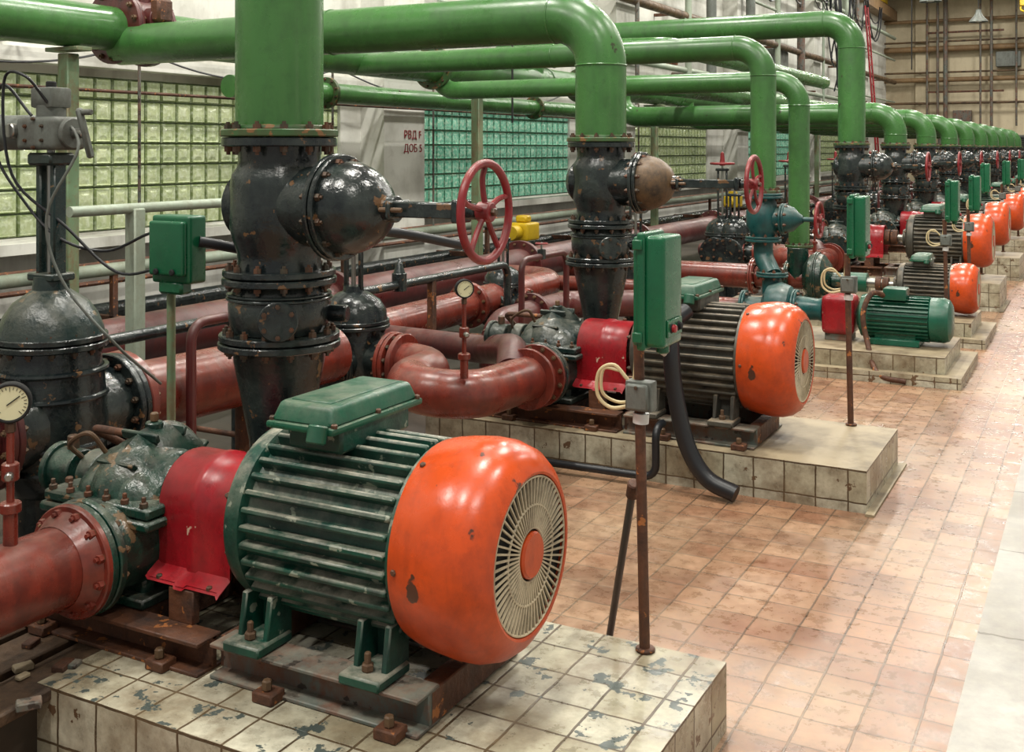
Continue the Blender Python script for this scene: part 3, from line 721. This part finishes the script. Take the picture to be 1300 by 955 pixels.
b.flange((xc+.12, y, za+.02), X, .15, .02, 'pteal', 8); b.cyl((xc-.3, y, za), X, .09, .2, 'pteal', 24); b.flange((xc-.3, y, za), X, .14, .02, 'pteal', 8)
b.box((xc, y, .26), (.3, .3, .12), 'pteal', .01)
b.cyl((xc-.1, y+.1, .5), (0, 0, 1), .08, .16, 'pteal', 24); b.flange((xc-.1, y+.1, .67), (0, 0, 1), .13, .02, 'pteal', 8)
b.obj('small_centrifugal_pump')
b = B(); x, yy = -2.5, 9.1
b.tube(fillet([(x+.1, y+.1, .66), (x, yy, .8), (x, yy, .95)], .1, 4), .08, 'pteal', 24)
b.flange((x, yy, .95), (0, 0, 1), .15, .022, 'pteal', 8)
b.lathe([(.95, .1), (1.0, .11), (1.06, .14), (1.18, .14), (1.24, .11), (1.3, .1)], (x, yy, 0), (0, 0, 1), 'pteal', 32)
b.flange((x, yy, 1.31), (0, 0, 1), .16, .022, 'pteal', 8)
b.flange((x+.17, yy, 1.12), X, .13, .02, 'pteal', 8); b.cyl((x, yy, 1.12), X, .1, .16, 'pteal', 24)
b.lathe([(.18, .12), (.25, .1), (.3, .05), (.33, .03)], (x, yy, 1.12), X, 'pteal', 28); b.cyl((x+.3, yy, 1.12), X, .02, .16, 'pteal', 12)
handwheel(b, (x+.46, yy, 1.12), .14)
b.obj('teal_gate_valve')
dpipe(2.55, .105, -2.5, 9.1, 1.33, br=.24)
b = B(); b.tube(fillet([(-2.6, y, za), (-3.3, y, za), (-3.3, y, .5), (-5.1, y, .5)], .08, 5), .07, 'red', 20); b.obj('red_branch_pipe')
# slot 3b
plinth(10.2, 11.1, -3.3, -1.0, .2, step=True)
mm = copy(m2, 10.65-Y0-D, 0, 0, .78); mm.location = (-1.42, 10.65, .2)
b = B(); y = 10.65; za = .45
b.cyl((-2.05, y, za), X, .05, .26, 'steel', 12); b.cyl((-2.1, y, za), X, .09, .16, 'mteal', 24)
b.lathe([(-.14, .05), (-.12, .14), (-.06, .22), (0, .235), (.06, .22), (.12, .14), (.14, .07), (.14, 0)], (-2.4, y, za+.02), X, 'pgreen', 40)
b.flange((-2.4, y, za+.02), X, .25, .018, 'pgreen', 12); b.cyl((-2.26, y, za), X, .08, .16, 'pgreen', 24)
b.box((-2.3, y, .26), (.4, .3, .12), 'pgreen', .01); b.cyl((-2.59, y, za), (0, 0, 1), .1, .3, 'pgreen', 20)
b.cyl((-3.0, y, za), X, .1, .5, 'red', 24); b.flange((-2.68, y, za), X, .17, .02, 'pgreen', 8)
b.obj('small_centrifugal_pump')
dpipe(2.36, .1, -2.59, 10.7, .75, br=.24)
b = B(); b.cyl((-3.0, y, za), (-1, 0, 0), .12, 2.0, 'red', 24); b.flange((-3.02, y, za), X, .18, .02, 'red', 10); b.obj('red_branch_pipe')
c = copy(c1, 8.9-Y0+.1, .1); c = copy(c1, 10.65-Y0+.1, .1)

# ------------------------------------------------------------------ overhead pipework
ZH = 2.62
b = B(); b.tube([(-6.7, -2, ZH), (-6.7, 44, ZH)], .17, 'gpipe', 36)
for k in range(8): b.torus((-6.7, 3+5.2*k, ZH), (0, 1, 0), .17, .012, 'gpipe', 36, 8)
b.flange((-6.7, 10.6, ZH), (0, 1, 0), .25, .03, 'gflange', 12); b.flange((-6.7, 14.6, ZH), (0, 1, 0), .25, .03, 'gflange', 12); b.obj('green_header_pipe')
b = B(); b.tube([(-7.35, 8, 2.3), (-7.35, 44, 2.3)], .11, 'gpipe', 28)
for k in range(7): b.flange((-7.35, 9.5+4.9*k, 2.3), (0, 1, 0), .17, .025, 'gflange', 10)
b.obj('green_header_pipe')
b = B(); b.tube(fillet([(-6.7, 12.0, ZH), (-6.7, 12.0, 2.9), (-4.4, 12.0, 2.88), (-4.4, 20, 2.88)], .2, 8), .11, 'gpipe', 28); b.obj('green_branch_pipe')
b = B(); b.tube(fillet([(-6.7, 15.0, ZH), (-5.6, 15.0, ZH), (-5.6, 40, ZH)], .3, 8), .15, 'gpipe', 28); b.obj('green_branch_pipe')
for yy in (5.6, 11.6, 17.6, 23.6, 29.6, 35.6):
    b = B(); b.box((-6.7, yy, 1.2), (.11, .11, 2.4), 'gpost', .008); b.box((-6.7, yy, .01), (.28, .28, .02), 'gpost'); b.box((-6.7, yy, 2.43), (.34, .14, .03), 'gpost')
    b.obj('pipe_support_post')
b = B(); o = Vector((-6.7, 6.2, ZH+.02))
b.flange(o+Vector((0, -.16, 0)), (0, 1, 0), .29, .035, 'redd', 14, 'boltr', bs=.022); b.flange(o+Vector((0, .16, 0)), (0, 1, 0), .29, .035, 'redd', 14, 'boltr', bs=.022)
b.cyl(o+Vector((0, -.16, 0)), (0, 1, 0), .24, .32, 'redd', 36); b.cyl(o, (0, 0, 1), .14, .34, 'redd', 24); b.flange(o+Vector((0, 0, .36)), (0, 0, 1), .18, .025, 'redd', 8, 'boltr')
b.cyl(o+Vector((.1, 0, .05)), (1, 0, 0), .1, .2, 'redd', 20); b.box(o+Vector((.32, 0, .12)), (.1, .16, .18), 'rust', .02)
b.obj('flanged_header_valve')

# wall conduits and small wall stuff
b = B()
for z, r in ((2.2, .015), (2.6, .02), (.7, .03), (.55, .022)): b.tube([(-7.6, 1, z), (-7.6, 44, z)], r, 'rust' if z < 2.3 else 'gbox', 8)
for k in range(14):
    b.box((-7.8, 3+3*k, .62), (.4, .03, .03), 'rust'); b.box((-7.8, 3+3*k, 2.6), (.4, .03, .03), 'gbox'); b.box((-7.8, 3+3*k, 2.2), (.4, .02, .02), 'gbox')
for yy in (7.1, 9.9, 12.0, 17.4, 19.1): b.tube([(-7.58, yy, .6), (-7.58, yy, 2.6)], .014, 'frame', 8)
for yy in (4, 7, 10, 13, 16): b.tube(smooth([(-7.58, yy, 2.6), (-7.56, yy+.8, 2.43), (-7.56, yy+1.6, 2.38), (-7.56, yy+2.3, 2.44), (-7.58, yy+3, 2.6)], 4), .01, 'rubber', 6)
b.obj('wall_conduits')
b = B(); random.seed(3)
for yy in (18.7, 21.5, 23, 26, 28.5, 31, 33.8, 37, 39):
    r = random.choice((.04, .07, .11)); b.tube([(-7.45, yy, 2.5), (-7.45, yy, 8.2)], r, random.choice(('gbox', 'frame', 'ggrey', 'ggrey')), 12)
for z, r in ((3.3, .06), (3.6, .03), (4.4, .09), (5.3, .04), (6.2, .07)): b.tube([(-7.5, 12, z), (-7.5, 47, z)], r, 'ggrey' if z != 4.4 else 'tan', 10)
for k in range(9): b.box((-7.75, 13+4*k, 4.4), (.5, .06, .06), 'rust'); b.box((-7.75, 13+4*k, 3.4), (.5, .05, .05), 'rust')
b.box((-7.8, 29.5, 3.9), (.4, 1.4, .9), 'gbox', .02); b.box((-7.8, 22.3, 3.0), (.35, .8, .6), 'frame', .02)
b.obj('wall_pipe_rack')
b = B(); random.seed(5)
for k in range(9):
    for j in range(3):
        y0 = 18+2.8*k+random.uniform(-.3, .3); dz = random.uniform(.5, 1.6); xx = -7.35+random.uniform(-.08, .08)
        b.tube(smooth([(xx, y0, 7.0), (xx, y0+.5, 7-dz*.7), (xx, y0+1.4, 7-dz), (xx, y0+2.3, 7-dz*.7), (xx, y0+2.8, 7.0)], 4), random.choice((.015, .025)), 'rubber', 6)
for j in range(9):
    xx = -7.15+random.uniform(-.14, .14); yy = 34+random.uniform(-.3, .3)
    b.tube(smooth([(xx, yy, 7.3), (xx+random.uniform(-.25, .25), yy, 6), (xx+random.uniform(-.25, .25), yy, 4.6), (xx, yy, 3.4+random.random())], 4), .025, 'rubber', 6)
b.obj('hanging_cables')
b = B(); b.tube([(-7.5, 1, .3), (-7.5, 44, .3)], .09, 'black', 16); b.tube([(-6.9, 3, .75), (-6.9, 44, .75)], .05, 'ggrey', 14)
for k in range(14): b.box((-7.2, 3.2+3*k, .35), (.9, .05, .06), 'rust'); b.box((-6.9, 3.2+3*k, .36), (.05, .05, .72), 'rust')
b.obj('wall_pipe_run')
b = B(); b.tube([(-4.6, 3.85, 1.38), (-4.6, 5.3, 1.38)], .028, 'ggrey', 14); b.box((-4.6, 4.28, .69), (.08, .08, 1.38), 'ggrey', .008); b.box((-4.6, 4.28, .01), (.2, .2, .02), 'ggrey'); b.obj('handrail')
b = B(); x, y = -3.06, 3.02
b.tube([(x, y, 0), (x, y, 1.3)], .016, 'gpost', 12); b.box((x+.04, y-.0, 1.33), (.19, .09, .25), 'cbox', .014, seg=3); b.box((x+.04, y-.055, 1.335), (.17, .03, .2), 'cbox', .012, seg=3)
b.cyl((x+.0, y-.07, 1.25), (0, -1, 0), .012, .012, 'dark', 12); b.cyl((x+.08, y-.07, 1.25), (0, -1, 0), .012, .012, 'dark', 12)
b.box((x+.04, y-.02, 1.19), (.12, .06, .05), 'cbox', .01)
b.tube(smooth([(x+.14, y, 1.36), (x+.3, y+.2, 1.32), (x+.55, y+.5, 1.38), (x+.75, y+.9, 1.3)]), .02, 'rubber', 10)
b.obj('junction_box_on_post')
b = B(); b.cyl((-8, 8.3, 2.72), (1, 0, 0), .07, .08, 'gbox', 20); b.lathe([(.08, .05), (.13, .045), (.16, 0)], (-8, 8.3, 2.72), (1, 0, 0), 'guard', 20); b.obj('alarm_beacon')
def yact(x, y):
    b = B(); b.box((x, y, .78), (.26, .3, .2), 'yellow', .03, seg=3); b.cyl((x, y-.16, .78), (0, -1, 0), .08, .14, 'yellow', 20); b.box((x, y, .92), (.14, .14, .08), 'yellow', .02)
    b.cyl((x, y, .6), (0, 0, 1), .05, .1, 'dark', 16); b.flange((x, y, .58), (0, 0, 1), .14, .02, 'black', 8); b.cyl((x, y, 0), (0, 0, 1), .11, .58, 'black', 20)
    b.obj('yellow_valve_actuator')
yact(-5.7, 10.9); yact(-5.7, 18.8)
b = B()
for x, y in ((-6.0, 11.2), (-3.2, 22), (-1.6, 40)): b.tube([(x, y, 8.6), (x, y, 2.0 if x < -5 else 3.2)], .012, 'dark', 6)
b.obj('hanging_cables')
b = B()
for s in (-.22, .22): b.tube([(-6.15, 36+s, 0), (-6.6, 36+s, 6.2)], .03, 'guard', 8)
for k in range(19): t = .05+k/20; b.tube([(-6.15-.45*t, 35.78, 6.2*t), (-6.15-.45*t, 36.22, 6.2*t)], .018, 'guard', 8)
b.obj('ladder')
b = B()
for yy in (44.6, 45.8): b.box((-1.5, yy, 8.0), (12.4, .3, .3), 'yellow', .01)
b.box((-2.6, 45.2, 8.0), (1.0, 1.3, .3), 'yellow', .03); b.tube([(-2.6, 45.2, 7.9), (-2.6, 45.2, 7.3)], .03, 'dark', 8); b.box((-2.6, 45.2, 7.2), (.3, .2, .35), 'yellow', .03)
b.torus((-2.6, 45.2, 6.95), (0, 1, 0), .12, .035, 'yellow', 20, 8); b.box((-7.75, 45.2, 7.66), (.2, 2.2, .3), 'yellow', .02)
b.obj('overhead_crane')
for x, y in ((-4.3, 33), (-3.6, 39), (-3.0, 27)):
    b = B(); b.tube([(x, y, 8.6), (x, y, 6.2)], .015, 'dark', 6); b.lathe([(0, .3), (.04, .29), (.2, .14), (.3, .09), (.4, .08), (.42, 0)], (x, y, 5.85), (0, 0, 1), 'gbox', 24); b.lathe([(0, 0), (.02, .1), (.1, .12)], (x, y, 5.84), (0, 0, 1), 'wcable', 16)
    b.obj('pendant_lamp')
for t, z in (('РВД F', 1.83), ('ДОБ 5', 1.66)):
    cu = bpy.data.curves.new('wall_marking', 'FONT'); cu.body = t; cu.size = .14; cu.extrude = .002
    ob = bpy.data.objects.new('wall_marking', cu); S.collection.objects.link(ob)
    ob.location = (-7.645, 11.42, z); ob.rotation_euler = (pi/2, 0, pi/2); cu.materials.append(M['guard'])

# ------------------------------------------------------------------ lamps
hb = B(); hb.box((0, 0, .06), (.4, 1.6, .08), 'gbox', .01); hb.tube([(0, -.6, .1), (0, -.6, .45)], .01, 'gbox', 6); hb.tube([(0, .6, .1), (0, .6, .45)], .01, 'gbox', 6)
h0 = hb.obj('ceiling_lamp'); first = True
def lightdata(e):
    ld = bpy.data.lights.new('tube_light', 'AREA'); ld.shape = 'RECTANGLE'; ld.size = .34; ld.size_y = 1.5; ld.energy = e; ld.color = (1, .965, .885); return ld
LD = {}
for x in (-5.5, -2.3, 1.5):
    for k in range(9):
        yy = -1+5.5*k; en = (290 if k < 3 else 250 if k < 5 else 190)
        if x > 0: en *= .85
        if en not in LD: LD[en] = lightdata(en)
        h = h0 if first else bpy.data.objects.new('ceiling_lamp', h0.data)
        if not first: S.collection.objects.link(h)
        first = False; h.location = (x, yy, 8.05-.0)
        l = bpy.data.objects.new('light', LD[en]); S.collection.objects.link(l); l.parent = h; l.location = (0, 0, -.01)

w = bpy.data.worlds.new('World'); S.world = w; w.use_nodes = True
w.node_tree.nodes['Background'].inputs[0].default_value = (1, .975, .93, 1); w.node_tree.nodes['Background'].inputs[1].default_value = .4
S.view_settings.view_transform = 'Standard'

cam = bpy.data.cameras.new('camera'); co = bpy.data.objects.new('camera', cam); S.collection.objects.link(co)
co.location = (0, 0, 1.7); co.rotation_euler = (pi/2, 0, math.radians(28.2))
cam.sensor_width = 36; cam.sensor_fit = 'HORIZONTAL'; cam.lens = 36*1400/1300; cam.shift_y = -(477.5-189)/1300
S.camera = co
